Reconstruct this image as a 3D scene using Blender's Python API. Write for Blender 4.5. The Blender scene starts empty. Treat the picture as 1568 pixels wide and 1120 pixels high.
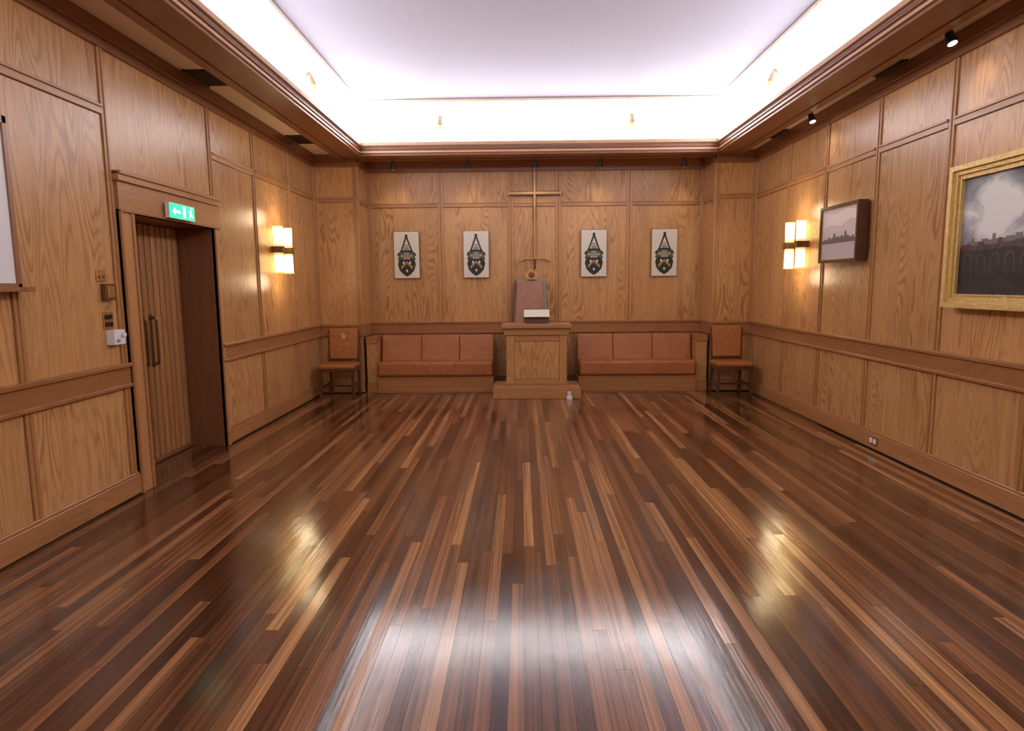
import bpy, math, random
from mathutils import Vector, Matrix
random.seed(4)
scene=bpy.context.scene
try:
    scene.view_settings.view_transform='Standard'
    scene.view_settings.look='None'
except Exception: pass

# ------------------------------------------------------------------ room dims
XL,XR=-2.83,3.17
DC,DB=8.90,9.40          # column front plane / recess back plane
YR=-2.6                  # wall behind the viewer
CXL,CXR=-2.22,2.61       # inner edges of the corner columns
SOF=3.26
# ------------------------------------------------------------------ materials
def new_mat(name):
    m=bpy.data.materials.new(name); m.use_nodes=True
    nt=m.node_tree; b=nt.nodes['Principled BSDF']
    return m,nt,b
def N(nt,t,**k):
    n=nt.nodes.new(t)
    for a,v in k.items(): setattr(n,a,v)
    return n
def mathn(nt,op,a,b=None,c=None):
    n=nt.nodes.new('ShaderNodeMath'); n.operation=op
    for i,v in enumerate((a,b,c)):
        if v is None: continue
        if isinstance(v,(int,float)): n.inputs[i].default_value=v
        else: nt.links.new(v,n.inputs[i])
    return n.outputs[0]
def mixc(nt,f,a,b,blend='MIX'):
    n=nt.nodes.new('ShaderNodeMix'); n.data_type='RGBA'; n.blend_type=blend
    for idx,v in ((0,f),(6,a),(7,b)):
        if isinstance(v,(int,float)): n.inputs[idx].default_value=v
        elif isinstance(v,tuple): n.inputs[idx].default_value=(v[0],v[1],v[2],1)
        else: nt.links.new(v,n.inputs[idx])
    return n.outputs[2]
def ramp(nt,fac,stops):
    n=nt.nodes.new('ShaderNodeValToRGB'); el=n.color_ramp.elements
    while len(el)>1: el.remove(el[-1])
    el[0].position=stops[0][0]; el[0].color=(*stops[0][1],1)
    for p,c in stops[1:]:
        e=el.new(p); e.color=(*c,1)
    nt.links.new(fac,n.inputs[0]); return n.outputs[0]
def comb(nt,x,y,z):
    n=nt.nodes.new('ShaderNodeCombineXYZ')
    for i,v in enumerate((x,y,z)):
        if isinstance(v,(int,float)): n.inputs[i].default_value=v
        else: nt.links.new(v,n.inputs[i])
    return n.outputs[0]
def noise(nt,vec,scale,detail=2,rough=0.5,dist=0):
    n=nt.nodes.new('ShaderNodeTexNoise'); n.inputs['Scale'].default_value=scale
    n.inputs['Detail'].default_value=detail; n.inputs['Roughness'].default_value=rough
    n.inputs['Distortion'].default_value=dist
    nt.links.new(vec,n.inputs['Vector']); return n.outputs['Fac']
def plain(name,col,rough=0.5,metal=0,emit=0,ecol=None,spec=None):
    m,nt,b=new_mat(name)
    b.inputs['Base Color'].default_value=(*col,1); b.inputs['Roughness'].default_value=rough
    b.inputs['Metallic'].default_value=metal
    tc=N(nt,'ShaderNodeTexCoord')
    f=noise(nt,tc.outputs['Object'],35,2)
    c=mixc(nt,mathn(nt,'MULTIPLY',f,0.25),col,tuple(x*0.75 for x in col))
    nt.links.new(c,b.inputs['Base Color'])
    if emit:
        b.inputs['Emission Color'].default_value=(*(ecol or col),1); b.inputs['Emission Strength'].default_value=emit
    return m
def oak(name,light,dark,horiz=False,rough=0.32,tint=0.22,fig=1.0):
    m,nt,b=new_mat(name)
    tc=N(nt,'ShaderNodeTexCoord'); s=N(nt,'ShaderNodeSeparateXYZ'); nt.links.new(tc.outputs['Object'],s.inputs[0])
    g=N(nt,'ShaderNodeNewGeometry'); r=g.outputs['Random Per Island']
    u=mathn(nt,'ADD',s.outputs[0],s.outputs[1]); v=s.outputs[2]
    if horiz: u,v=v,u
    u=mathn(nt,'ADD',u,mathn(nt,'MULTIPLY',r,37.3)); v=mathn(nt,'ADD',v,mathn(nt,'MULTIPLY',r,91.7))
    big=noise(nt,comb(nt,mathn(nt,'MULTIPLY',u,4.4),mathn(nt,'MULTIPLY',v,0.62),r),1.0,1.2,0.4)
    wob=noise(nt,comb(nt,mathn(nt,'MULTIPLY',u,40),mathn(nt,'MULTIPLY',v,6),0.0),1.0,2)
    ph=mathn(nt,'ADD',mathn(nt,'MULTIPLY',big,135.0),mathn(nt,'MULTIPLY',wob,2.6))
    line=mathn(nt,'MULTIPLY_ADD',mathn(nt,'SINE',ph),0.5,0.5)
    line=mathn(nt,'POWER',line,2.4)
    # cathedral figure only fades in over part of each board
    msk=noise(nt,comb(nt,mathn(nt,'MULTIPLY',u,3.0),mathn(nt,'MULTIPLY',v,1.1),mathn(nt,'MULTIPLY',r,7.0)),1.0,1)
    mk=N(nt,'ShaderNodeMapRange'); mk.inputs[1].default_value=.38; mk.inputs[2].default_value=.62; nt.links.new(msk,mk.inputs[0])
    line=mathn(nt,'MULTIPLY',line,mathn(nt,'MULTIPLY_ADD',mk.outputs[0],.75,.3))
    fine=noise(nt,comb(nt,mathn(nt,'MULTIPLY',u,170),mathn(nt,'MULTIPLY',v,6.5),r),1.0,3,0.6)
    med=noise(nt,comb(nt,mathn(nt,'MULTIPLY',u,22),mathn(nt,'MULTIPLY',v,1.0),r),1.0,2)
    f=mathn(nt,'ADD',mathn(nt,'MULTIPLY',line,0.74*fig),mathn(nt,'MULTIPLY',mathn(nt,'SUBTRACT',fine,0.40),1.25))
    f=mathn(nt,'ADD',f,mathn(nt,'MULTIPLY',mathn(nt,'SUBTRACT',med,0.45),0.8))
    n=N(nt,'ShaderNodeClamp'); nt.links.new(f,n.inputs[0]); f=n.outputs[0]
    c=mixc(nt,f,light,dark)
    wn=N(nt,'ShaderNodeTexWhiteNoise',noise_dimensions='1D'); nt.links.new(r,wn.inputs['W'])
    k=mathn(nt,'MULTIPLY_ADD',wn.outputs['Value'],tint,1.0-tint*0.6)
    hs=N(nt,'ShaderNodeHueSaturation'); nt.links.new(k,hs.inputs['Value']); nt.links.new(c,hs.inputs['Color'])
    nt.links.new(hs.outputs[0],b.inputs['Base Color'])
    b.inputs['Roughness'].default_value=rough
    bp=N(nt,'ShaderNodeBump'); bp.inputs['Strength'].default_value=0.08; bp.inputs['Distance'].default_value=0.004
    nt.links.new(fine,bp.inputs['Height']); nt.links.new(bp.outputs[0],b.inputs['Normal'])
    return m
M={}
M['panel']=oak('oak_panel',(0.62,0.330,0.128),(0.34,0.145,0.048))
M['stile']=oak('oak_stile',(0.55,0.275,0.104),(0.34,0.145,0.048),fig=0.5)
M['bead']=oak('oak_bead',(0.44,0.205,0.076),(0.27,0.108,0.036),fig=0.3)
M['rail']=oak('oak_rail',(0.40,0.170,0.060),(0.24,0.090,0.031),True,fig=0.5)
M['rail2']=oak('oak_top_rail',(0.49,0.235,0.088),(0.31,0.128,0.043),True,fig=0.4)
M['railv']=oak('oak_frame',(0.34,0.150,0.060),(0.19,0.075,0.028),fig=0.4)
M['skirt']=oak('oak_skirting',(0.45,0.205,0.077),(0.27,0.11,0.037),True,fig=0.5)
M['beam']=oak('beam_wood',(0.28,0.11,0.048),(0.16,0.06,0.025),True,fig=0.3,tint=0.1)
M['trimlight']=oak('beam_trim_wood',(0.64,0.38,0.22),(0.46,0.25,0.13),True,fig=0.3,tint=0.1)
M['door']=oak('door_slat_wood',(0.44,0.205,0.074),(0.26,0.108,0.036),fig=0.4,tint=0.4)
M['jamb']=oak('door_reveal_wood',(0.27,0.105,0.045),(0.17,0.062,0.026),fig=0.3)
M['lectern']=oak('lectern_wood',(0.61,0.32,0.115),(0.37,0.165,0.054))
M['lecternh']=oak('lectern_wood_rail',(0.50,0.242,0.088),(0.32,0.136,0.045),True,fig=0.5)
M['chairwood']=oak('chair_wood',(0.11,0.042,0.020),(0.06,0.021,0.010),fig=0.3)
M['soffit']=plain('soffit_paint',(0.90,0.74,0.55),0.6)
M['white']=plain('white_paint',(0.86,0.85,0.87),0.6)
M['ceil']=plain('ceiling_paint',(0.58,0.575,0.71),0.6)
M['black']=plain('black_metal',(0.012,0.012,0.012),0.4)
M['gap']=plain('gap_shade_black',(0.01,0.006,0.004),0.8)  # shade put into the colour: under skirting, behind and between door slats
M['brass']=plain('brass',(0.62,0.42,0.17),0.3,1)
M['bronze']=plain('bronze_handle',(0.22,0.14,0.07),0.35,0.9)
M['cream']=plain('cream_paper',(0.80,0.74,0.58),0.6)
M['plaquewhite']=plain('plaque_white',(0.76,0.70,0.60),0.45)
M['heraldblack']=plain('heraldic_black',(0.015,0.013,0.013),0.5)
M['heraldgold']=plain('heraldic_gold',(0.55,0.36,0.10),0.4)
M['heraldgreen']=plain('heraldic_green',(0.06,0.11,0.05),0.5)
M['heraldgrey']=plain('heraldic_grey',(0.30,0.27,0.24),0.5)
M['red']=plain('crest_red',(0.30,0.05,0.04),0.5)
M['plastic']=plain('white_plastic',(0.8,0.79,0.8),0.4)
M['swordm']=plain('sword_gilt',(0.50,0.27,0.10),0.35,0.3)
M['crosswood']=plain('cross_wood',(0.62,0.36,0.16),0.4)
M['crossedge']=plain('cross_edge_wood',(0.20,0.08,0.035),0.4)
M['vent']=plain('vent_grille',(0.05,0.04,0.032),0.6)
M['glass']=plain('sconce_glass_lit',(0.9,0.8,0.6),0.3,0,4.6,(1.0,0.72,0.29))
M['glassrim']=plain('sconce_glass_rim',(0.8,0.6,0.3),0.3,0,0.9,(1.0,0.62,0.22))
M['lamp']=plain('lamp_face',(1,0.95,0.85),0.3,0,4.0,(1,0.93,0.82))
M['exit']=plain('exit_sign_green',(0.0,0.55,0.2),0.4,0,1.6,(0.02,0.75,0.30))
M['exitw']=plain('exit_sign_white',(0.8,1,0.9),0.4,0,2.2,(0.75,1.0,0.85))
M['cove']=plain('cove_wall_glow',(0.9,0.9,0.92),0.6,0,5.1,(1.0,0.975,1.0))  # cove wall itself emits, standing in for a concealed LED uplight
M['fixture']=plain('fixture_metal',(0.34,0.25,0.17),0.3)
M['trimc']=plain('cove_trim_paint',(0.85,0.70,0.52),0.4)
M['p_sky']=plain('print_sky',(0.66,0.53,0.50),0.5)
M['p_sky2']=plain('print_cloud',(0.80,0.68,0.64),0.5)
M['p_city']=plain('print_city',(0.16,0.11,0.11),0.5)
M['p_water']=plain('print_water',(0.52,0.43,0.41),0.5)

def leather(name,col):
    m,nt,b=new_mat(name); tc=N(nt,'ShaderNodeTexCoord')
    f=noise(nt,tc.outputs['Object'],5,3); c=mixc(nt,f,tuple(x*1.15 for x in col),tuple(x*0.80 for x in col))
    nt.links.new(c,b.inputs['Base Color']); b.inputs['Roughness'].default_value=0.36; b.inputs['Specular IOR Level'].default_value=0.45
    w=noise(nt,tc.outputs['Object'],9,4,0.6,0.6); g=noise(nt,tc.outputs['Object'],260,2)
    h=mathn(nt,'ADD',w,mathn(nt,'MULTIPLY',g,0.05))
    bp=N(nt,'ShaderNodeBump'); bp.inputs['Strength'].default_value=0.5; bp.inputs['Distance'].default_value=0.035
    nt.links.new(h,bp.inputs['Height']); nt.links.new(bp.outputs[0],b.inputs['Normal'])
    return m
M['leather']=leather('tan_leather',(0.41,0.142,0.040))
M['leatherpink']=leather('throne_leather',(0.40,0.19,0.12))

def floor_mat():
    m,nt,b=new_mat('floor_planks'); tc=N(nt,'ShaderNodeTexCoord'); s=N(nt,'ShaderNodeSeparateXYZ')
    nt.links.new(tc.outputs['Object'],s.inputs[0]); x,y=s.outputs[0],s.outputs[1]
    W=0.060; L=1.75
    xs=mathn(nt,'DIVIDE',x,W); row=mathn(nt,'FLOOR',xs); fx=mathn(nt,'FRACT',xs)
    wn=N(nt,'ShaderNodeTexWhiteNoise',noise_dimensions='1D'); nt.links.new(row,wn.inputs['W'])
    ys=mathn(nt,'ADD',mathn(nt,'DIVIDE',y,L),mathn(nt,'MULTIPLY',wn.outputs['Value'],13.7))
    col=mathn(nt,'FLOOR',ys); fy=mathn(nt,'FRACT',ys)
    w2=N(nt,'ShaderNodeTexWhiteNoise',noise_dimensions='2D'); nt.links.new(comb(nt,row,col,0),w2.inputs['Vector'])
    rnd=w2.outputs['Value']
    base=ramp(nt,rnd,[(0,(0.042,0.013,0.006)),(0.2,(0.078,0.026,0.010)),(0.5,(0.145,0.054,0.020)),(0.80,(0.225,0.093,0.035)),(1.0,(0.36,0.172,0.070))])
    gy=mathn(nt,'ADD',mathn(nt,'MULTIPLY',y,1.0),mathn(nt,'MULTIPLY',rnd,50))
    g=noise(nt,comb(nt,mathn(nt,'MULTIPLY',x,95),gy,rnd),1.0,4,0.62)
    # long soft streaks inside every board
    g2=noise(nt,comb(nt,mathn(nt,'MULTIPLY',x,38),mathn(nt,'ADD',mathn(nt,'MULTIPLY',y,0.42),mathn(nt,'MULTIPLY',rnd,90)),rnd),1.0,3,0.6)
    k=mathn(nt,'ADD',mathn(nt,'MULTIPLY_ADD',g,2.2,-1.30),mathn(nt,'MULTIPLY',g2,2.6))
    k=mathn(nt,'MAXIMUM',k,0.25)
    hs=N(nt,'ShaderNodeHueSaturation'); nt.links.new(k,hs.inputs['Value']); nt.links.new(base,hs.inputs['Color'])
    ex=mathn(nt,'MULTIPLY',mathn(nt,'MINIMUM',fx,mathn(nt,'SUBTRACT',1.0,fx)),W)
    ey=mathn(nt,'MULTIPLY',mathn(nt,'MINIMUM',fy,mathn(nt,'SUBTRACT',1.0,fy)),L)
    e=mathn(nt,'MINIMUM',ex,ey)
    seam=mathn(nt,'LESS_THAN',e,0.0014)
    c=mixc(nt,mathn(nt,'MULTIPLY',seam,0.8),hs.outputs[0],(0.012,0.006,0.003))
    nt.links.new(c,b.inputs['Base Color'])
    rn=noise(nt,tc.outputs['Object'],2.5,3)
    nt.links.new(mathn(nt,'MULTIPLY_ADD',rn,0.14,0.10),b.inputs['Roughness'])
    b.inputs['IOR'].default_value=1.5
    b.inputs['Coat Weight'].default_value=0.45; b.inputs['Coat Roughness'].default_value=0.12; b.inputs['Coat IOR'].default_value=1.5
    tilt=mathn(nt,'MULTIPLY',mathn(nt,'MULTIPLY',mathn(nt,'SUBTRACT',fx,0.5),mathn(nt,'SUBTRACT',rnd,0.5)),1.5)
    lo=noise(nt,comb(nt,mathn(nt,'MULTIPLY',x,14),mathn(nt,'MULTIPLY',y,3.5),0.0),1.0,2)
    h=mathn(nt,'ADD',mathn(nt,'MULTIPLY',lo,0.5),mathn(nt,'MULTIPLY',g,0.2)); h=mathn(nt,'ADD',h,tilt)
    h=mathn(nt,'SUBTRACT',h,mathn(nt,'MULTIPLY',seam,0.6))
    bp=N(nt,'ShaderNodeBump'); bp.inputs['Strength'].default_value=0.5; bp.inputs['Distance'].default_value=0.003
    nt.links.new(h,bp.inputs['Height']); nt.links.new(bp.outputs[0],b.inputs['Normal']); nt.links.new(bp.outputs[0],b.inputs['Coat Normal'])
    return m
M['floor']=floor_mat()

def castle_mat():
    m,nt,b=new_mat('castle_oil_painting'); tc=N(nt,'ShaderNodeTexCoord'); s=N(nt,'ShaderNodeSeparateXYZ')
    nt.links.new(tc.outputs['Object'],s.inputs[0]); y,z=s.outputs[1],s.outputs[2]
    u=mathn(nt,'SUBTRACT',4.75,y); v=mathn(nt,'SUBTRACT',z,1.31)
    cl=noise(nt,comb(nt,mathn(nt,'MULTIPLY',u,3.4),mathn(nt,'MULTIPLY',v,4.2),0),1.0,4,0.55,0.5)
    dx=mathn(nt,'SUBTRACT',u,0.42); dz=mathn(nt,'SUBTRACT',v,0.64)
    d=mathn(nt,'SQRT',mathn(nt,'ADD',mathn(nt,'MULTIPLY',dx,mathn(nt,'MULTIPLY',dx,4.0)),mathn(nt,'MULTIPLY',dz,mathn(nt,'MULTIPLY',dz,8.0))))
    glow=mathn(nt,'SUBTRACT',1.35,d); f=mathn(nt,'MULTIPLY',glow,mathn(nt,'MULTIPLY_ADD',cl,1.8,0.05))
    sky=ramp(nt,f,[(0,(0.02,0.022,0.03)),(0.3,(0.07,0.08,0.10)),(0.62,(0.32,0.32,0.34)),(0.95,(0.78,0.75,0.70))])
    gr=noise(nt,comb(nt,mathn(nt,'MULTIPLY',u,9),mathn(nt,'MULTIPLY',v,14),0),1.0,5,0.65)
    gnd=ramp(nt,gr,[(0.3,(0.01,0.008,0.007)),(0.55,(0.035,0.024,0.018)),(0.75,(0.10,0.06,0.04))])
    c=mixc(nt,mathn(nt,'LESS_THAN',v,0.42),sky,gnd)
    nt.links.new(c,b.inputs['Base Color']); b.inputs['Roughness'].default_value=0.5
    return m
def stone(name,a,bc):
    m,nt,b=new_mat(name); tc=N(nt,'ShaderNodeTexCoord')
    f=noise(nt,tc.outputs['Object'],14,4,.6); c=ramp(nt,f,[(0.3,a),(0.7,bc)]); nt.links.new(c,b.inputs['Base Color']); b.inputs['Roughness'].default_value=.6; return m
M['castle']=castle_mat()
M['stone0']=stone('painted_far_town',(0.12,0.10,0.10),(0.22,0.18,0.16))
M['stone1']=stone('painted_castle_stone',(0.028,0.017,0.013),(0.13,0.068,0.044))
M['stone2']=stone('painted_dark_bank',(0.008,0.007,0.006),(0.040,0.028,0.022))
def gilt():
    m,nt,b=new_mat('gilt_frame'); tc=N(nt,'ShaderNodeTexCoord')
    f=noise(nt,tc.outputs['Object'],60,4); c=mixc(nt,f,(0.92,0.68,0.28),(0.55,0.34,0.10))
    nt.links.new(c,b.inputs['Base Color']); b.inputs['Metallic'].default_value=0.4; b.inputs['Roughness'].default_value=0.38
    bp=N(nt,'ShaderNodeBump'); bp.inputs['Strength'].default_value=0.7; bp.inputs['Distance'].default_value=0.01
    nt.links.new(f,bp.inputs['Height']); nt.links.new(bp.outputs[0],b.inputs['Normal']); return m
M['gilt']=gilt()

# ------------------------------------------------------------------ mesh builder
class MB:
    def __init__(s): s.v=[]; s.f=[]; s.m=[]; s.sl=[]; s.sm=[]
    def mi(s,k):
        if k not in s.sl: s.sl.append(k)
        return s.sl.index(k)
    def add(s,vs,fs,k,smooth=False,xf=None):
        o=len(s.v); i=s.mi(k)
        for p in vs:
            p=Vector(p)
            s.v.append(xf@p if xf else p)
        for f in fs: s.f.append([o+j for j in f]); s.m.append(i); s.sm.append(smooth)
    def box(s,x0,x1,y0,y1,z0,z1,k,xf=None):
        x0,x1=min(x0,x1),max(x0,x1); y0,y1=min(y0,y1),max(y0,y1); z0,z1=min(z0,z1),max(z0,z1)
        vs=[(x0,y0,z0),(x1,y0,z0),(x1,y1,z0),(x0,y1,z0),(x0,y0,z1),(x1,y0,z1),(x1,y1,z1),(x0,y1,z1)]
        s.add(vs,[(0,3,2,1),(4,5,6,7),(0,1,5,4),(1,2,6,5),(2,3,7,6),(3,0,4,7)],k,False,xf)
    def prism(s,pts,ext,k,xf=None):
        n=len(pts); e=Vector(ext); vs=[Vector(p) for p in pts]+[Vector(p)+e for p in pts]
        nrm=Vector((0,0,0))
        for i in range(n): nrm+=(vs[i]-vs[0]).cross(vs[(i+1)%n]-vs[0])
        fs=[list(range(n))[::-1],list(range(n,2*n))]+[(i,(i+1)%n,n+(i+1)%n,n+i) for i in range(n)]
        if nrm.dot(e)<0: fs=[f[::-1] for f in map(list,fs)]
        s.add(vs,fs,k,False,xf)
    def cyl(s,p0,p1,r0,r1,k,n=16,xf=None):
        p0,p1=Vector(p0),Vector(p1); d=(p1-p0).normalized()
        a=d.orthogonal().normalized(); b=d.cross(a)
        vs=[]
        for p,r in ((p0,r0),(p1,r1)):
            for i in range(n):
                t=2*math.pi*i/n; vs.append(p+(a*math.cos(t)+b*math.sin(t))*r)
        s.add(vs,[(i,(i+1)%n,n+(i+1)%n,n+i) for i in range(n)],k,True,xf)
        s.add(vs[:n],[list(range(n))[::-1]],k,False,xf); s.add(vs[n:],[list(range(n))],k,False,xf)
    def ball(s,c,r,k,sc=(1,1,1),n=16,h=10,xf=None):
        c=Vector(c); vs=[];fs=[]
        for j in range(h+1):
            ph=math.pi*j/h
            for i in range(n):
                t=2*math.pi*i/n
                vs.append(c+Vector((math.sin(ph)*math.cos(t)*r*sc[0],math.sin(ph)*math.sin(t)*r*sc[1],math.cos(ph)*r*sc[2])))
        for j in range(h):
            for i in range(n): fs.append((j*n+i,(j+1)*n+i,(j+1)*n+(i+1)%n,j*n+(i+1)%n))
        s.add(vs,fs,k,True,xf)
    def tube(s,pts,r,k,n=10,xf=None):
        for a,b in zip(pts[:-1],pts[1:]): s.cyl(a,b,r,r,k,n,xf)
        for p in pts[1:-1]: s.ball(p,r,k,(1,1,1),n,6,xf)
    def obj(s,name,bevel=0.0,seg=1,merge=False):
        me=bpy.data.meshes.new(name); me.from_pydata([tuple(p) for p in s.v],[],s.f); 
        for k in s.sl: me.materials.append(M[k])
        me.polygons.foreach_set('material_index',s.m); me.polygons.foreach_set('use_smooth',s.sm)
        me.update(); o=bpy.data.objects.new(name,me); scene.collection.objects.link(o)
        if bevel:
            b=o.modifiers.new('bevel','BEVEL'); b.width=bevel; b.segments=seg; b.limit_method='ANGLE'; b.angle_limit=math.radians(40)
            if seg>1: 
                b.harden_normals=False
                for p in me.polygons: p.use_smooth=True
                try:
                    w=o.modifiers.new('wn','WEIGHTED_NORMAL'); w.keep_sharp=True
                except Exception: pass
        return o
def wb(mb,side,u0,u1,z0,z1,t0,t1,k):
    if side=='L': mb.box(XL+t0,XL+t1,u0,u1,z0,z1,k)
    elif side=='R': mb.box(XR-t1,XR-t0,u0,u1,z0,z1,k)
    elif side=='B': mb.box(u0,u1,DB-t1,DB-t0,z0,z1,k)
    elif side=='C': mb.box(u0,u1,DC-t1,DC-t0,z0,z1,k)
    elif side=='N': mb.box(u0,u1,YR+t0,YR+t1,z0,z1,k)
    elif side=='J': mb.box(CXL-t0,CXL+t1,u0,u1,z0,z1,k)     # left column return
    elif side=='K': mb.box(CXR-t1,CXR+t0,u0,u1,z0,z1,k)
ZR=2.66
def bay(mb,side,a,b,zr=ZR,lower=True,upper=True,plain_from=None):
    "one bay between stile centres a..b"
    g=0.034; lip=.024 if side=='B' else .030
    if plain_from is None:
        wb(mb,side,a+g+.003,b-g-.003,zr+.03,3.12,-.02,.004,'panel')
        if lower: 
            wb(mb,side,a+g+.003,b-g-.003,.97,zr-.03,-.02,.004,'panel')
            wb(mb,side,a+g+.003,b-g-.003,.16,.80,-.02,.004,'panel')
        wb(mb,side,a+g,b-g,zr-.028,zr+.028,-.02,.018,'rail2')
        wb(mb,side,a+g,b-g,zr+.016,zr+.034,-.02,lip,'rail2')
    else:
        wb(mb,side,a+g+.003,b-g-.003,plain_from,3.12,-.02,.004,'panel')
def stile(mb,side,c,z0=.16,z1=3.12,w=.032,k='stile'):
    wb(mb,side,c-w,c+w,z0,z1,-.02,.016,k)
    wb(mb,side,c-.008,c+.008,z0,z1,.0,.024,'bead')
def dado(mb,side,a,b):
    wb(mb,side,a,b,.80,.97,-.02,.028,'rail')
    wb(mb,side,a,b,.945,.972,.0,.048,'rail')
    wb(mb,side,a,b,.80,.825,.0,.040,'rail')
def cornice(mb,side,a,b):
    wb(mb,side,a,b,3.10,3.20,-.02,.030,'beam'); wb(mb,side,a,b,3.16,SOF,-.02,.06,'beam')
def skirting(name,segs):
    mb=MB()
    for side,a,b in segs:
        wb(mb,side,a,b,0.012,.15,.002,.034,'skirt'); wb(mb,side,a,b,.15,.168,.002,.024,'skirt')
        wb(mb,side,a,b,0.0,.012,.002,.026,'gap')  # black strip painted as the shadow gap below the skirting
    return mb.obj(name,.004)

# ---- left wall (with doorway)
DY0,DY1,DZ=4.67,5.90,2.03
mb=MB()
mb.box(XL-.45,XL-.01,YR-.2,DY0-.02,0,SOF+.1,'railv'); mb.box(XL-.45,XL-.01,DY1+.02,DB+.2,0,SOF+.1,'railv')
mb.box(XL-.45,XL-.01,DY0-.02,DY1+.02,DZ+.02,SOF+.1,'railv'); mb.box(XL-.45,XL-.36,DY0-.02,DY1+.02,0,DZ+.02,'gap')
ls=[-2.56,-1.55,-.55,.47,1.5,2.53,3.55,4.47]
ZL=2.69
for a,b in zip(ls[:-1],ls[1:]): bay(mb,'L',a,b,ZL)
for c in ls[:-1]: stile(mb,'L',c)
stile(mb,'L',4.47,.16,3.12)
bay(mb,'L',4.47,5.95,plain_from=2.28)
l2=[5.95,6.90,7.94,8.87]
for a,b in zip(l2[:-1],l2[1:]): bay(mb,'L',a,b,ZL)
for c in l2: stile(mb,'L',c)
dado(mb,'L',YR,4.50); dado(mb,'L',5.93,DC); cornice(mb,'L',YR,DC)
wall_left=mb.obj('wall_left',.003)
skirting('baseboard_left',[('L',YR,4.52),('L',5.93,DC)])
# door surround
mb=MB()
wb(mb,'L',4.505,DY0,0.0,2.03,.0,.034,'stile'); wb(mb,'L',4.505,4.53,0,2.03,.0,.05,'bead'); wb(mb,'L',DY0-.03,DY0,0,2.03,.0,.046,'bead')
wb(mb,'L',DY1,5.985,0.0,2.03,.0,.030,'stile'); wb(mb,'L',DY1,DY1+.02,0,2.03,.0,.04,'bead')
wb(mb,'L',4.505,5.985,2.03,2.24,.0,.040,'rail2'); wb(mb,'L',4.49,6.0,2.24,2.30,.0,.06,'rail2'); wb(mb,'L',4.49,6.0,2.285,2.31,.0,.075,'rail2')
wb(mb,'L',4.505,5.985,2.03,2.05,.0,.05,'bead')
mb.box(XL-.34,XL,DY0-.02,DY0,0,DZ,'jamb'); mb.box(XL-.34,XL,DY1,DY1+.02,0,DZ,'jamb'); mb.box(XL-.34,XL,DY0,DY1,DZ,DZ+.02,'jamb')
mb.obj('door_frame',.003)
def leaf(name,y0,y1,hy):
    mb=MB(); X=XL-.34
    mb.box(X-.012,X+.002,y0,y1,.012,DZ-.004,'gap')
    n=7; w=(y1-y0)/n
    for i in range(n):
        a,b=y0+i*w+.009,y0+(i+1)*w-.009; c=(a+b)/2; zb=.05; h=DZ-.004-zb
        # rounded reed profile
        pr=[(X,a),(X+.020,a),(X+.031,a+.010),(X+.034,c),(X+.031,b-.010),(X+.020,b),(X,b)]
        mb.prism([(px_,py_,zb) for px_,py_ in pr],(0,0,h),'door')
    mb.box(X,X+.036,y0,y1,.012,.05,'jamb')
    z0,z1=.86,1.25; r=.011
    mb.tube([(X+.03,hy,z0),(X+.075,hy,z0),(X+.085,hy,z0+.02),(X+.085,hy,z1-.02),(X+.075,hy,z1),(X+.03,hy,z1)],r,'bronze')
    for z in (z0,z1): mb.cyl((X+.03,hy,z),(X+.042,hy,z),.024,.024,'bronze')
    mb.box(X+.03,X+.036,hy-.022,hy+.022,z0-.03,z1+.03,'bronze')
    return mb.obj(name,.002)
leaf('door_1',DY0+.004,5.283,5.21); leaf('door_2',5.287,DY1-.004,5.36)

# ---- right wall
mb=MB()
mb.box(XR+.01,XR+.25,YR-.2,DB+.2,0,SOF+.1,'railv')
rs=[-2.56,-1.2,-.2,.85,1.9,2.95,4.0,4.92,5.90,6.87,7.80,8.87]
for a,b in zip(rs[:-1],rs[1:]): bay(mb,'R',a,b,2.65)
for c in rs: stile(mb,'R',c)
dado(mb,'R',YR,DC); cornice(mb,'R',YR,DC)
mb.obj('wall_right',.003); skirting('baseboard_right',[('R',YR,DC)])

# ---- back wall : recess + columns
mb=MB()
mb.box(XL-.02,XR+.02,DB+.01,DB+.25,0,SOF+.1,'railv')
bs=[-2.20,-1.16,-.15,.53,1.55,2.59]
for a,b in zip(bs[:-1],bs[1:]): bay(mb,'B',a,b,2.64)
for c in bs[1:-1]: stile(mb,'B',c,w=.045)
wb(mb,'B',-2.22,-2.16,.16,3.12,-.02,.02,'stile'); wb(mb,'B',2.55,2.61,.16,3.12,-.02,.02,'stile')
mb.obj('wall_back',.003)
mb=MB(); dado(mb,'B',CXL,CXR); cornice(mb,'B',CXL,CXR); mb.obj('trim_2',.003)
for nm,a,b,sd in (('column_left',XL,CXL,'J'),('column_right',CXR,XR,'K')):
    mb=MB()
    mb.box(a+.001,b-.001 if sd=='J' else b-.001,DC+.002,DB-.001,0,SOF+.05,'railv')
    bay(mb,'C',a+.02,b-.02,2.66)
    stile(mb,'C',a+.03); stile(mb,'C',b-.03)
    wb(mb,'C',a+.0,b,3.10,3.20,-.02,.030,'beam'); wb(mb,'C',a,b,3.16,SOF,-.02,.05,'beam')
    dado(mb,'C',a,b)
    wb(mb,sd,DC+.0,DB,.80,3.12,.0,.004,'panel')
    wb(mb,sd,DC+.0,DB-.05,.80,.97,.0,.03,'rail'); wb(mb,sd,DC,DB-.06,3.12,SOF,0,.03,'beam')
    wb(mb,sd,DC+.0,DB-.04,2.62,2.68,.0,.02,'rail2')
    mb.obj(nm,.003)
skirting('baseboard_back',[('C',XL,CXL),('C',CXR,XR)])
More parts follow.
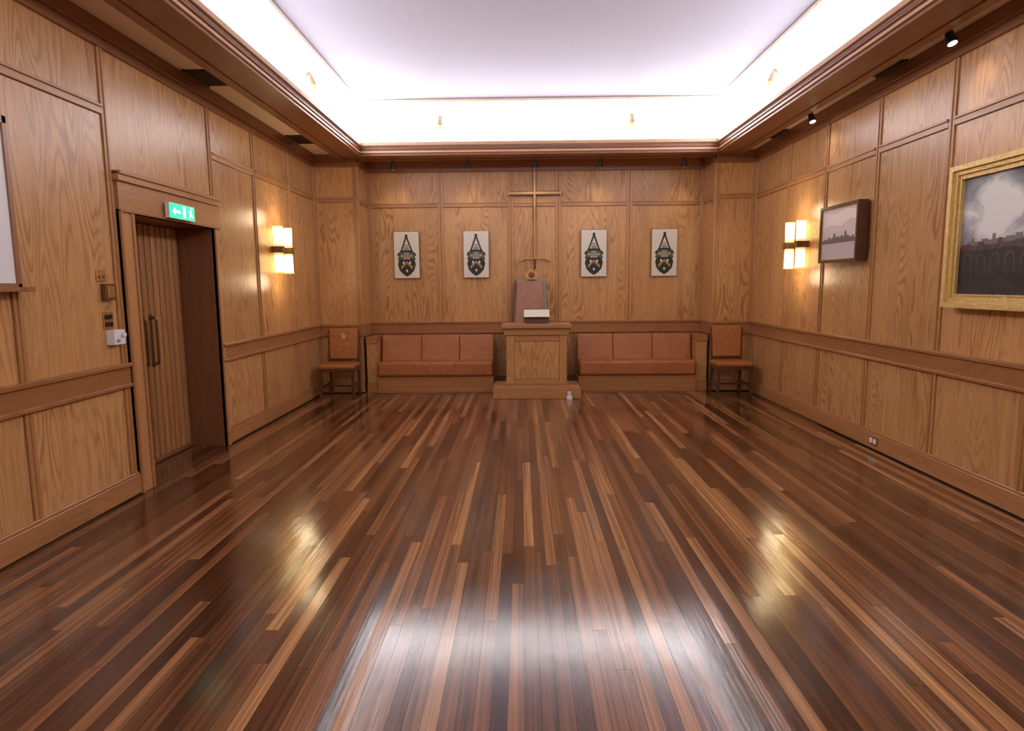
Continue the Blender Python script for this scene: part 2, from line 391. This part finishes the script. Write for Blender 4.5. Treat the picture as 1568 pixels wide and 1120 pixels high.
# ---- rear wall
mb=MB(); mb.box(XL-.02,XR+.02,YR-.25,YR-.01,0,SOF+.1,'railv')
ns=[XL+.03,-1.83,-.83,.17,1.17,2.17,XR-.03]
for a,b in zip(ns[:-1],ns[1:]): bay(mb,'N',a,b)
for c in ns: stile(mb,'N',c)
dado(mb,'N',XL,XR); cornice(mb,'N',XL,XR); mb.obj('wall_rear',.003)
skirting('baseboard_rear',[('N',XL,XR)])
# ---- floor
mb=MB(); mb.box(XL-.5,XR+.3,YR-.3,DB+.3,-.1,0,'floor'); mb.obj('floor')

# ---- ceiling
OX0,OX1,OY0,OY1=-2.12,2.58,-1.55,8.65     # coffer opening
BX0,BX1,BY0,BY1=-2.46,2.90,-1.9,8.96      # outer edge of dropped beam
mb=MB()
def ring(mb,a,b,z0,z1,k):
    (ax0,ax1,ay0,ay1),(bx0,bx1,by0,by1)=a,b
    mb.box(ax0,bx0,ay0,ay1,z0,z1,k); mb.box(bx1,ax1,ay0,ay1,z0,z1,k)
    mb.box(bx0,bx1,ay0,by0,z0,z1,k); mb.box(bx0,bx1,by1,ay1,z0,z1,k)
ring(mb,(XL-.02,XR+.02,YR-.02,DB+.02),(BX0,BX1,BY0,BY1),SOF,SOF+.06,'soffit')
def loft(mb,prof,k,smooth=False):
    vs=[];fs=[]
    for o,z in prof:
        vs+=[(OX0-o,OY0-o,z),(OX1+o,OY0-o,z),(OX1+o,OY1+o,z),(OX0-o,OY1+o,z)]
    for j in range(len(prof)-1):
        for i in range(4): fs.append((j*4+i,j*4+(i+1)%4,(j+1)*4+(i+1)%4,(j+1)*4+i))
    mb.add(vs,fs,k,smooth)
loft(mb,[(.42,3.33),(.42,3.46),(.39,3.60),(.31,3.72),(.15,3.81),(.0,3.87)],'cove')
ring(mb,(OX0-.45,OX1+.45,OY0-.45,OY1+.45),(OX0,OX1,OY0,OY1),3.31,3.33,'white')
loft(mb,[(0.0,3.87),(-.030,3.858),(-.038,3.885),(0.0,3.89)],'trimc')
# shallow domed ceiling field (smooth height field)
nx,ny=36,60; vs=[];fs=[]
for j in range(ny+1):
    for i in range(nx+1):
        u,v=i/nx,j/ny
        hx=1-abs(2*u-1)**2.6; hy=1-abs(2*v-1)**4.5
        vs.append((OX0+(OX1-OX0)*u,OY0+(OY1-OY0)*v,3.886+.27*(hx*hy)**.8))
for j in range(ny):
    for i in range(nx):
        a=j*(nx+1)+i; fs.append((a,a+nx+1,a+nx+2,a+1))
mb.add(vs,fs,'ceil',True)
mb.box(XL-.4,XR+.3,YR-.2,DB+.2,4.2,4.3,'white')
mb.obj('ceiling')
# timber beam around the coffer
mb=MB()
def rbeam(i0,i1,z0,z1,k):
    ring(mb,(OX0-i1,OX1+i1,OY0-i1,OY1+i1),(OX0-i0,OX1+i0,OY0-i0,OY1+i0),z0,z1,k)
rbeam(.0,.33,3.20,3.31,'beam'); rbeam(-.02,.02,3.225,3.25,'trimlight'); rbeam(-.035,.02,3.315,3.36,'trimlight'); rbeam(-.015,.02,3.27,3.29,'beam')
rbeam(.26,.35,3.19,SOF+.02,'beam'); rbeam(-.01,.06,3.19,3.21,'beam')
mb.obj('trim_1',.004)

# vents
def vent(x0,x1,y0,y1):
    mb=MB(); z=SOF-.001
    mb.box(x0,x1,y0,y1,z-.006,z,'vent')
    n=int((y1-y0)/.03)
    for i in range(n): mb.box(x0+.015,x1-.015,y0+.012+i*.03,y0+.022+i*.03,z-.014,z-.006,'vent')
    mb.box(x0-.01,x0+.01,y0-.01,y1+.01,z-.016,z,'vent'); mb.box(x1-.01,x1+.01,y0-.01,y1+.01,z-.016,z,'vent')
    mb.obj('air_vent')
for y in (5.42,7.72): vent(XL+.09,BX0-.03,y,y+.42); vent(BX1+.03,XR-.09,y,y+.42)

# spotlights
def spot(x,y,z,dirv):
    mb=MB(); d=Vector(dirv).normalized()
    mb.cyl((x,y,z),(x,y,z-.012),.035,.035,'black'); mb.cyl((x,y,z-.012),(x,y,z-.055),.008,.008,'black')
    c=Vector((x,y,z-.07)); mb.ball(c-d*.0,.028,'black')
    mb.cyl(c-d*.03,c+d*.06,.026,.038,'black',18); mb.cyl(c+d*.0601,c+d*.062,.030,.030,'lamp',18)
    mb.obj('track_spotlight')
    l=bpy.data.lights.new('spot_beam','SPOT'); l.energy=7; l.color=(1,.9,.78); l.spot_size=math.radians(100); l.spot_blend=1.0; l.shadow_soft_size=.04
    o=bpy.data.objects.new('spot_beam',l); o.location=c+d*.075; o.rotation_euler=d.to_track_quat('-Z','Y').to_euler(); scene.collection.objects.link(o)
for x in (-1.75,-.73,.19,1.08,2.22): spot(x,8.985,SOF-.05,(0.0,.35,-.9))
for y in (6.9,4.75,2.4): spot(2.99,y,SOF,(.12,-.35,-.9))

# cove fixtures
for i,(x,y,z,dv) in enumerate([(-1.06,OY1+.12,3.68,(0,-1,-.2)),(1.46,OY1+.12,3.68,(0,-1,-.2)),(-2.24,7.0,3.70,(1,0,-.2)),(2.70,7.1,3.70,(-1,0,-.2))]):
    mb=MB(); d=Vector(dv).normalized(); c=Vector((x,y,z))
    mb.cyl(c-d*.18,c,.016,.016,'fixture'); mb.ball(c,.05,'fixture'); mb.cyl(c+d*.02,c+Vector((0,0,-.1))+d*.05,.035,.055,'fixture',18)
    mb.ball(c+Vector((0,0,-.1))+d*.05,.05,'glassrim')
    mb.obj('cove_spotlight')

# sconces: two pairs of lit glass tubes above and below a metal bracket
def sconce(side,y0,zc=1.915):
    mb=MB(); sg=1 if side=='L' else -1; X=XL if side=='L' else XR
    f=lambda t:X+sg*t
    mb.box(f(.026),f(.045),y0-.21,y0+.21,zc-.035,zc+.035,'bronze')
    for dy in (-.15,.15):
        mb.box(f(.045),f(.150),y0+dy-.045,y0+dy+.045,zc-.035,zc+.035,'bronze')
        mb.box(f(.150),f(.154),y0+dy-.03,y0+dy+.03,zc-.022,zc+.022,'brass')
        for s_ in (1,-1):
            mb.cyl((f(.095),y0+dy,zc+s_*.035),(f(.095),y0+dy,zc+s_*.06),.050,.050,'glassrim',24)
            mb.cyl((f(.095),y0+dy,zc+s_*.06),(f(.095),y0+dy,zc+s_*.25),.049,.052,'glass',24)
            mb.cyl((f(.095),y0+dy,zc+s_*.25),(f(.095),y0+dy,zc+s_*.262),.055,.055,'glassrim',24)
    mb.obj('wall_sconce')
    for sz in (.36,-.36):
        l=bpy.data.lights.new('sconce_glow','POINT'); l.energy=4.5; l.color=(1,.76,.46); l.shadow_soft_size=.10
        o=bpy.data.objects.new('sconce_glow',l); o.location=(f(.22),y0,zc+sz); scene.collection.objects.link(o)
sconce('L',7.42); sconce('R',7.36); sconce('L',1.0); sconce('R',1.0)  # the near pair is out of view, added as more light

# exit sign
mb=MB(); x=XL+.052
mb.box(x,x+.035,5.06,5.45,2.045,2.165,'plastic'); mb.box(x+.035,x+.037,5.065,5.445,2.05,2.16,'exit')
def yz(pts,k,t=.0375): mb.prism([(x+t,y,z) for y,z in pts],(.001,0,0),k)
yz([(5.26,2.06),(5.30,2.06),(5.30,2.15),(5.26,2.15)],'exitw')
yz([(5.10,2.10),(5.14,2.07),(5.14,2.09),(5.22,2.09),(5.22,2.11),(5.14,2.11),(5.14,2.13)],'exitw')
yz([(5.35,2.06),(5.37,2.06),(5.385,2.09),(5.41,2.07),(5.42,2.08),(5.39,2.12),(5.41,2.13),(5.36,2.135),(5.35,2.11),(5.365,2.11)],'exitw')
mb.ball((x+.038,5.395,2.148),.008,'exitw')
mb.obj('exit_sign')
# switches
mb=MB(); x=XL+.004
mb.box(x,x+.01,4.245,4.335,1.545,1.62,'brass'); mb.cyl((x+.01,4.27,1.583),(x+.022,4.27,1.583),.012,.012,'brass'); mb.cyl((x+.01,4.31,1.583),(x+.022,4.31,1.583),.012,.012,'brass')
mb.obj('dimmer_plate',.002)
mb=MB(); mb.box(x,x+.04,4.28,4.38,1.42,1.53,'bronze'); mb.box(x+.04,x+.045,4.295,4.365,1.435,1.515,'brass'); mb.obj('thermostat',.003)
mb=MB(); mb.box(x,x+.01,4.275,4.375,1.22,1.34,'brass')
for i in range(3):
    for j in range(2): mb.box(x+.01,x+.017,4.288+i*.028,4.306+i*.028,1.24+j*.05,1.27+j*.05,'black')
mb.obj('light_switch_plate',.002)
mb=MB(); mb.box(x,x+.055,4.30,4.42,1.115,1.215,'plastic'); mb.cyl((x+.055,4.39,1.18),(x+.075,4.39,1.18),.016,.016,'plastic'); mb.box(x+.055,x+.058,4.32,4.36,1.13,1.15,'heraldgrey'); mb.obj('room_sensor',.006)
# white board on the left wall
mb=MB(); x=XL+.028
mb.box(x,x+.03,1.9,3.50,1.53,2.38,'plastic')
for a,b,c,d in ((1.86,1.9,1.5,2.42),(3.50,3.53,1.5,2.42),(1.86,3.53,2.38,2.42),(1.86,3.53,1.5,1.53)): mb.box(x,x+.04,a,b,c,d,'railv')
mb.box(x,x+.09,1.9,3.56,1.485,1.51,'railv'); mb.obj('whiteboard',.002)

# paintings
mb=MB(); y0,y1,z0,z1=3.25,4.75,1.31,2.30
X=XR-.028
mb.box(X-.03,X,y0+.04,y1-.04,z0+.04,z1-.04,'castle')
def xzp(pts,d,k):   # painted silhouette layer: (u from far edge, v from bottom) in metres
    mb.prism([(X-d,y1-u,z0+v) for u,v in pts],(-.001,0,0),k)
def step(base,pts):
    o=[(pts[0][0],base)]
    for (u,h),(u2,_) in zip(pts[:-1],pts[1:]): o+=[(u,h),(u2,h)]
    return o+[(pts[-1][0],base)]
xzp(step(.38,[(.09,.44),(.16,.46),(.20,.48),(.23,.455),(.30,.47),(.36,.46),(.40,.50),(.43,.465),(.52,.475),(.60,.49),(.66,.465),(.75,.47),(.86,.49),(.95,.47),(1.1,.48),(1.25,.46),(1.41,.4)]),.030,'stone0')
xzp(step(.36,[(.09,.42),(.12,.44),(.20,.43),(.27,.45),(.33,.43),(.46,.47),(.49,.44),(.60,.45),(.70,.44),(.80,.47),(.84,.44),(1.0,.45),(1.2,.43),(1.41,.4)]),.0312,'stone1')
xzp([(.09,.09),(.09,.40),(.3,.39),(.55,.41),(.8,.385),(1.1,.40),(1.41,.38),(1.41,.09)],.0324,'stone2')
for i in range(9):
    u=.14+i*.13; xzp([(u,.25),(u,.34),(u+.02,.375),(u+.045,.385),(u+.07,.375),(u+.09,.34),(u+.09,.25),(u+.078,.25),(u+.078,.335),(u+.045,.37),(u+.012,.335),(u+.012,.25)],.0336,'stone1')
def frame(mb,a,wd,t0,t1,k):
    mb.box(X-t1,X-t0,y0+a,y1-a,z1-a-wd,z1-a,k); mb.box(X-t1,X-t0,y0+a,y1-a,z0+a,z0+a+wd,k)
    mb.box(X-t1,X-t0,y0+a,y0+a+wd,z0+a+wd,z1-a-wd,k); mb.box(X-t1,X-t0,y1-a-wd,y1-a,z0+a+wd,z1-a-wd,k)
frame(mb,.0,.035,0,.085,'gilt'); frame(mb,.035,.03,0,.065,'gilt'); frame(mb,.065,.02,0,.048,'gilt'); frame(mb,.085,.012,0,.056,'gilt')
mb.obj('castle_painting_gilt_frame',.004)
mb=MB(); y0,y1,z0,z1=5.96,6.70,1.69,2.24
mb.box(X-.08,X,y0+.02,y1-.02,z0+.02,z1-.02,'p_sky')
xzp([(.03,.03),(.03,.20),(.71,.20),(.71,.03)],.0802,'p_water')
xzp([(.03,.33),(.2,.37),(.4,.34),(.6,.40),(.71,.38),(.71,.47),(.5,.50),(.3,.46),(.03,.49)],.0802,'p_sky2')
ct=[(.03,.185),(.03,.22)]
hs_=[.22,.235,.225,.25,.23,.24,.28,.24,.25,.235,.255,.24,.29,.25,.24,.23,.245,.22]
for i,h in enumerate(hs_):
    ct+=[(.05+i*.036,h),(.05+i*.036+.03,h)]
ct+=[(.71,.22),(.71,.185)]
xzp(ct,.0815,'p_city')
frame(mb,.0,.026,0,.10,'chairwood'); frame(mb,.026,.008,.0,.088,'heraldgold')
mb.obj('river_city_picture',.002)
# skirting socket
mb=MB(); x=XR-.034
mb.box(x-.01,x,5.57,5.70,.05,.125,'brass'); mb.box(x-.016,x-.01,5.585,5.625,.065,.11,'plastic'); mb.box(x-.016,x-.01,5.645,5.685,.065,.11,'plastic'); mb.obj('floor_level_socket',.002)

# plaques
def plaque(cx):
    mb=MB(); y=DB-.0265; z0=1.61; w=.18; H=.66
    mb.box(cx-w-.008,cx+w+.008,y-.018,y,z0-.008,z0+H+.008,'railv'); mb.box(cx-w,cx+w,y-.022,y-.004,z0,z0+H,'plaquewhite')
    def P(pts,k,t): mb.prism([(cx+u*w,y-.022-t,z0+v*H) for u,v in pts],(0,.001+t*.5,0),k)
    # pair of compasses
    P([(-.07,.90),(.07,.90),(.46,.60),(.33,.60)],'heraldblack',.002)
    P([(.07,.90),(-.07,.90),(-.46,.60),(-.33,.60)],'heraldblack',.0024)
    P([(-.10,.94),(.10,.94),(.10,.87),(-.10,.87)],'heraldblack',.003)
    P([(-.22,.72),(.22,.72),(.25,.69),(-.25,.69)],'heraldgrey',.003)
    P([(-.18,.675),(.18,.675),(.24,.60),(-.24,.60)],'heraldgrey',.002)
    P([(-.50,.60),(.50,.60),(.54,.555),(-.54,.555)],'heraldblack',.003)
    P([(-.2,.56),(.2,.56),(.26,.44),(.0,.41),(-.26,.44)],'heraldgrey',.003)
    for sx in (-1,1):
        P([(sx*.2,.555),(sx*.6,.56),(sx*.74,.50),(sx*.64,.46),(sx*.74,.41),(sx*.6,.37),(sx*.25,.41)],'heraldgreen',.002)
        P([(sx*.5,.56),(sx*.70,.54),(sx*.78,.47),(sx*.6,.50)],'heraldblack',.003)
        P([(sx*.25,.49),(sx*.45,.51),(sx*.48,.46),(sx*.3,.45)],'heraldgold',.0035)
    P([(-.60,.41),(.60,.41),(.72,.30),(.60,.17),(.30,.08),(0,.03),(-.30,.08),(-.60,.17),(-.72,.30)],'heraldblack',.003)
    P([(-.46,.19),(0,.31),(.46,.19),(.46,.245),(0,.365),(-.46,.245)],'heraldgold',.004)
    P([(-.37,.225),(0,.32),(.37,.225),(.37,.235),(0,.345),(-.37,.235)],'red',.005)
    for u,v in ((-.26,.335),(.26,.335),(0,.16)):
        P([(u-.07,v-.03),(u+.07,v-.03),(u+.07,v+.02),(u+.02,v+.02),(u,v+.04),(u-.02,v+.02),(u-.07,v+.02)],'plaquewhite',.004)
    mb.obj('coat_of_arms_plaque')
for c in (-1.66,-.655,1.04,2.05): plaque(c)

# cross + sword on wall
mb=MB(); y=DB-.030
mb.box(.165,.215,y-.02,y,2.40,3.10,'crossedge'); mb.box(.175,.205,y-.035,y-.02,2.40,3.10,'crosswood')
mb.box(-.18,.56,y-.022,y,2.762,2.822,'crossedge'); mb.box(-.18,.56,y-.037,y-.022,2.775,2.809,'crosswood')
mb.box(-.19,-.17,y-.042,y,2.755,2.829,'crosswood'); mb.box(.55,.57,y-.042,y,2.755,2.829,'crosswood')
mb.obj('ceremonial_cross',.002)
mb=MB(); y=DB-.085
mb.box(.170,.210,y,y+.006,1.87,2.60,'crossedge')
mb.prism([(.176,y,1.87),(.204,y,1.87),(.199,y,2.86),(.19,y,2.94),(.181,y,2.86)],(0,-.012,0),'swordm')
mb.tube([(-.02,y-.006,1.835),(.05,y-.006,1.865),(.33,y-.006,1.865),(.40,y-.006,1.835)],.012,'swordm')
mb.ball((-.02,y-.006,1.835),.018,'brass'); mb.ball((.40,y-.006,1.835),.018,'brass')
mb.cyl((.19,y-.006,1.68),(.19,y-.006,1.86),.014,.016,'chairwood'); mb.ball((.19,y-.006,1.66),.03,'brass')
mb.box(.175,.205,y,y+.058,1.9,1.94,'brass')
mb.obj('ceremonial_sword')

# benches
def bench(x0,x1,nm,seams):
    root=bpy.data.objects.new(nm,None); scene.collection.objects.link(root); root.location=((x0+x1)/2,8.9,0)
    def child(o,n):
        o.name=n; o.parent=root; o.matrix_parent_inverse=Matrix.Translation((-root.location.x,-root.location.y,0)); return o
    mb=MB(); mb.box(x0,x1,8.86,9.35,0,.235,'skirt'); mb.box(x0,x1,8.845,8.87,.0,.05,'rail'); mb.box(x0,x1,9.2,9.36,.235,.74,'rail'); child(mb.obj('base',.004),'base')
    es=[x0+.01]+seams+[x1-.01]
    mb=MB(); mb.box(x0+.01,x1-.01,8.81,9.22,.24,.44,'leather'); child(mb.obj('seat',.035,4),'seat')
    mb=MB(); mb.box(x0+.01,x1-.01,8.812,8.83,.405,.413,'leather'); child(mb.obj('seat_piping',.003),'seat_piping')
    mb=MB()
    for a,b in zip(es[:-1],es[1:]):
        pts=[(a+.001,9.10,.425),(a+.001,9.18,.79),(a+.001,9.27,.79),(a+.001,9.24,.425)]
        mb.prism(pts,(b-a-.002,0,0),'leather')
    child(mb.obj('backrest',.018,4),'backrest')
    return root
bench(-2.03,-.40,'leather_bench',[-1.45,-.90])
bench(.78,2.42,'leather_bench',[1.30,1.86])
for a,b in ((CXL+.034,-2.035),(2.425,CXR-.034)):
    mb=MB(); mb.box(a+.002,b-.002,8.90,9.34,0,.76,'stile'); mb.box(a,b,8.885,9.34,.70,.79,'rail'); mb.box(a,b,8.88,9.34,0,.15,'skirt'); mb.obj('bench_end_panel',.004)

# lectern
mb=MB()
c=.19
mb.box(c-.58,c+.58,8.33,8.80,0,.15,'lecternh'); mb.box(c-.565,c+.565,8.345,8.8,.15,.17,'lecternh')
mb.box(c-.40,c+.40,8.42,8.78,.17,.84,'lecternh'); 
for sx in (-1,1):
    mb.box(c+sx*.40,c+sx*.30,8.405,8.43,.17,.84,'lectern')
mb.box(c-.30,c+.30,8.405,8.43,.76,.84,'lecternh'); mb.box(c-.30,c+.30,8.405,8.43,.17,.25,'lecternh')
mb.box(c-.297,c+.297,8.413,8.43,.253,.757,'lectern')
mb.box(c-.42,c+.42,8.39,8.80,.17,.21,'lecternh')
mb.box(c-.43,c+.43,8.385,8.80,.84,.93,'lecternh'); mb.box(c-.46,c+.46,8.355,8.80,.93,.985,'lecternh'); mb.box(c-.44,c+.44,8.37,8.80,.915,.93,'rail')
mb.obj('lectern',.005)
mb=MB(); mb.box(c-.14,c+.15,8.50,8.60,.987,1.0,'chairwood')
mb.prism([(c-.17,8.50,1.0),(c-.17,8.60,1.0),(c-.17,8.60,1.18),(c-.17,8.585,1.18)],(.34,0,0),'chairwood')
mb.prism([(c-.165,8.492,1.075),(c-.165,8.497,1.07),(c-.165,8.578,1.165),(c-.165,8.572,1.17)],(.34,0,0),'cream')
mb.obj('book_rest')
mb=MB(); mb.box(.58,.65,8.26,8.315,.0,.05,'plastic'); mb.cyl((.615,8.29,.05),(.615,8.29,.10),.02,.028,'plastic'); mb.obj('white_cup_holder',.004)

# throne behind lectern
def throne():
    root=bpy.data.objects.new('throne_chair',None); scene.collection.objects.link(root); root.location=(.12,9.05,0)
    def ch(o,n): o.name=n; o.parent=root; o.matrix_parent_inverse=Matrix.Translation((-.12,-9.05,0))
    c=.12
    mb=MB(); mb.prism([(c-.29,9.16,.46),(c+.29,9.16,.46),(c+.215,9.26,1.57),(c-.215,9.26,1.57)],(0,.04,0),'heraldgrey')
    mb.prism([(c-.29,9.155,.46),(c-.265,9.155,.46),(c-.195,9.255,1.57),(c-.215,9.255,1.57)],(0,.03,0),'chairwood'); ch(mb.obj('back_frame',.006),'back_frame')
    mb=MB(); mb.prism([(c-.25,9.12,.48),(c+.25,9.12,.48),(c+.185,9.225,1.545),(c-.185,9.225,1.545)],(0,.05,0),'leatherpink'); ch(mb.obj('back_cushion',.015,3),'back_cushion')
    mb=MB(); mb.box(c-.27,c+.27,8.93,9.17,.40,.48,'leatherpink'); ch(mb.obj('seat',.02,3),'seat')
    mb=MB()
    for sx in (-1,1):
        mb.box(c+sx*.24,c+sx*.28,8.92,8.96,0,.68,'chairwood'); mb.box(c+sx*.24,c+sx*.28,9.16,9.20,0,.68,'chairwood'); mb.box(c+sx*.235,c+sx*.29,8.91,9.2,.68,.71,'chairwood')
    mb.box(c-.26,c+.26,8.94,9.17,.34,.40,'chairwood'); ch(mb.obj('frame',.004),'frame')
    mb=MB(); y=9.25
    mb.prism([(c-.05,y,1.57),(c+.09,y,1.57),(c+.11,y,1.64),(c+.07,y,1.70),(c-.03,y,1.70),(c-.07,y,1.64)],(0,-.03,0),'heraldgold')
    mb.ball((c+.02,y-.03,1.64),.045,'red',(1,.4,1)); 
    for dx in (-.06,.0,.06): mb.ball((c+.02+dx,y-.015,1.70),.018,'brass')
    ch(mb.obj('crest',.004),'crest')
throne()

# side chairs
def chair(cx,crest):
    root=bpy.data.objects.new('leather_side_chair',None); scene.collection.objects.link(root); root.location=(cx,8.58,0)
    def ch(o,n): o.name=n; o.parent=root; o.matrix_parent_inverse=Matrix.Translation((-cx,-8.58,0))
    yf,yb=8.38,8.80
    mb=MB()
    for sx in (-1,1):
        mb.box(cx+sx*.235,cx+sx*.20,yf,yf+.035,0,.40,'chairwood')
        x0,x1=sorted((cx+sx*.215,cx+sx*.18))
        mb.prism([(x0,yb+.035,0),(x0,yb,0),(x0,yb-.04,.42),(x0,yb+.0,.90),(x0,yb+.03,.90),(x0,yb-.005,.42)],(x1-x0,0,0),'chairwood')
        xs=cx+sx*.21
        mb.box(xs-.012,xs+.012,yf+.03,yb-.01,.14,.17,'chairwood')
    mb.box(cx-.24,cx+.24,yf-.005,yb-.01,.365,.41,'chairwood'); mb.box(cx-.21,cx+.21,yf+.19,yf+.21,.14,.165,'chairwood')
    mb.box(cx-.2,cx+.2,yb-.02,yb+.015,.50,.54,'chairwood')
    ch(mb.obj('frame',.005),'frame')
    mb=MB(); mb.box(cx-.235,cx+.235,yf-.01,yb-.06,.405,.465,'leather'); ch(mb.obj('seat',.022,3),'seat')
    mb=MB(); mb.prism([(cx-.19,yb-.06,.50),(cx+.19,yb-.06,.50),(cx+.20,yb-.015,.92),(cx-.20,yb-.015,.92)],(0,.045,0),'leather'); ch(mb.obj('back',.018,3),'back')
    if crest:
        mb=MB()
        for u,v,r in ((0,0,.03),(-.03,.03,.015),(.03,.03,.015),(0,.045,.018),(-.028,-.025,.012),(.028,-.025,.012)):
            mb.ball((cx+u,yb-.028,.80+v),r,'heraldgold',(1,.25,1))
        ch(mb.obj('gilt_crest'),'gilt_crest')
chair(-2.47,True); chair(2.80,False)

# ------------------------------------------------------------------ world + camera
w=bpy.data.worlds.new('world'); scene.world=w; w.use_nodes=True
w.node_tree.nodes['Background'].inputs[0].default_value=(.5,.5,.55,1); w.node_tree.nodes['Background'].inputs[1].default_value=.1
F=980.0
cd=bpy.data.cameras.new('camera'); cam=bpy.data.objects.new('camera',cd); scene.collection.objects.link(cam)
cd.sensor_width=36; cd.lens=36*F/1568; cd.clip_start=.05
R=Matrix.Rotation(math.radians(.93),3,'Z')@Matrix.Rotation(math.radians(82.8),3,'X')@Matrix.Rotation(math.radians(-.5),3,'Z')
cam.matrix_world=Matrix.Translation((0,0,1.5))@R.to_4x4()
scene.camera=cam
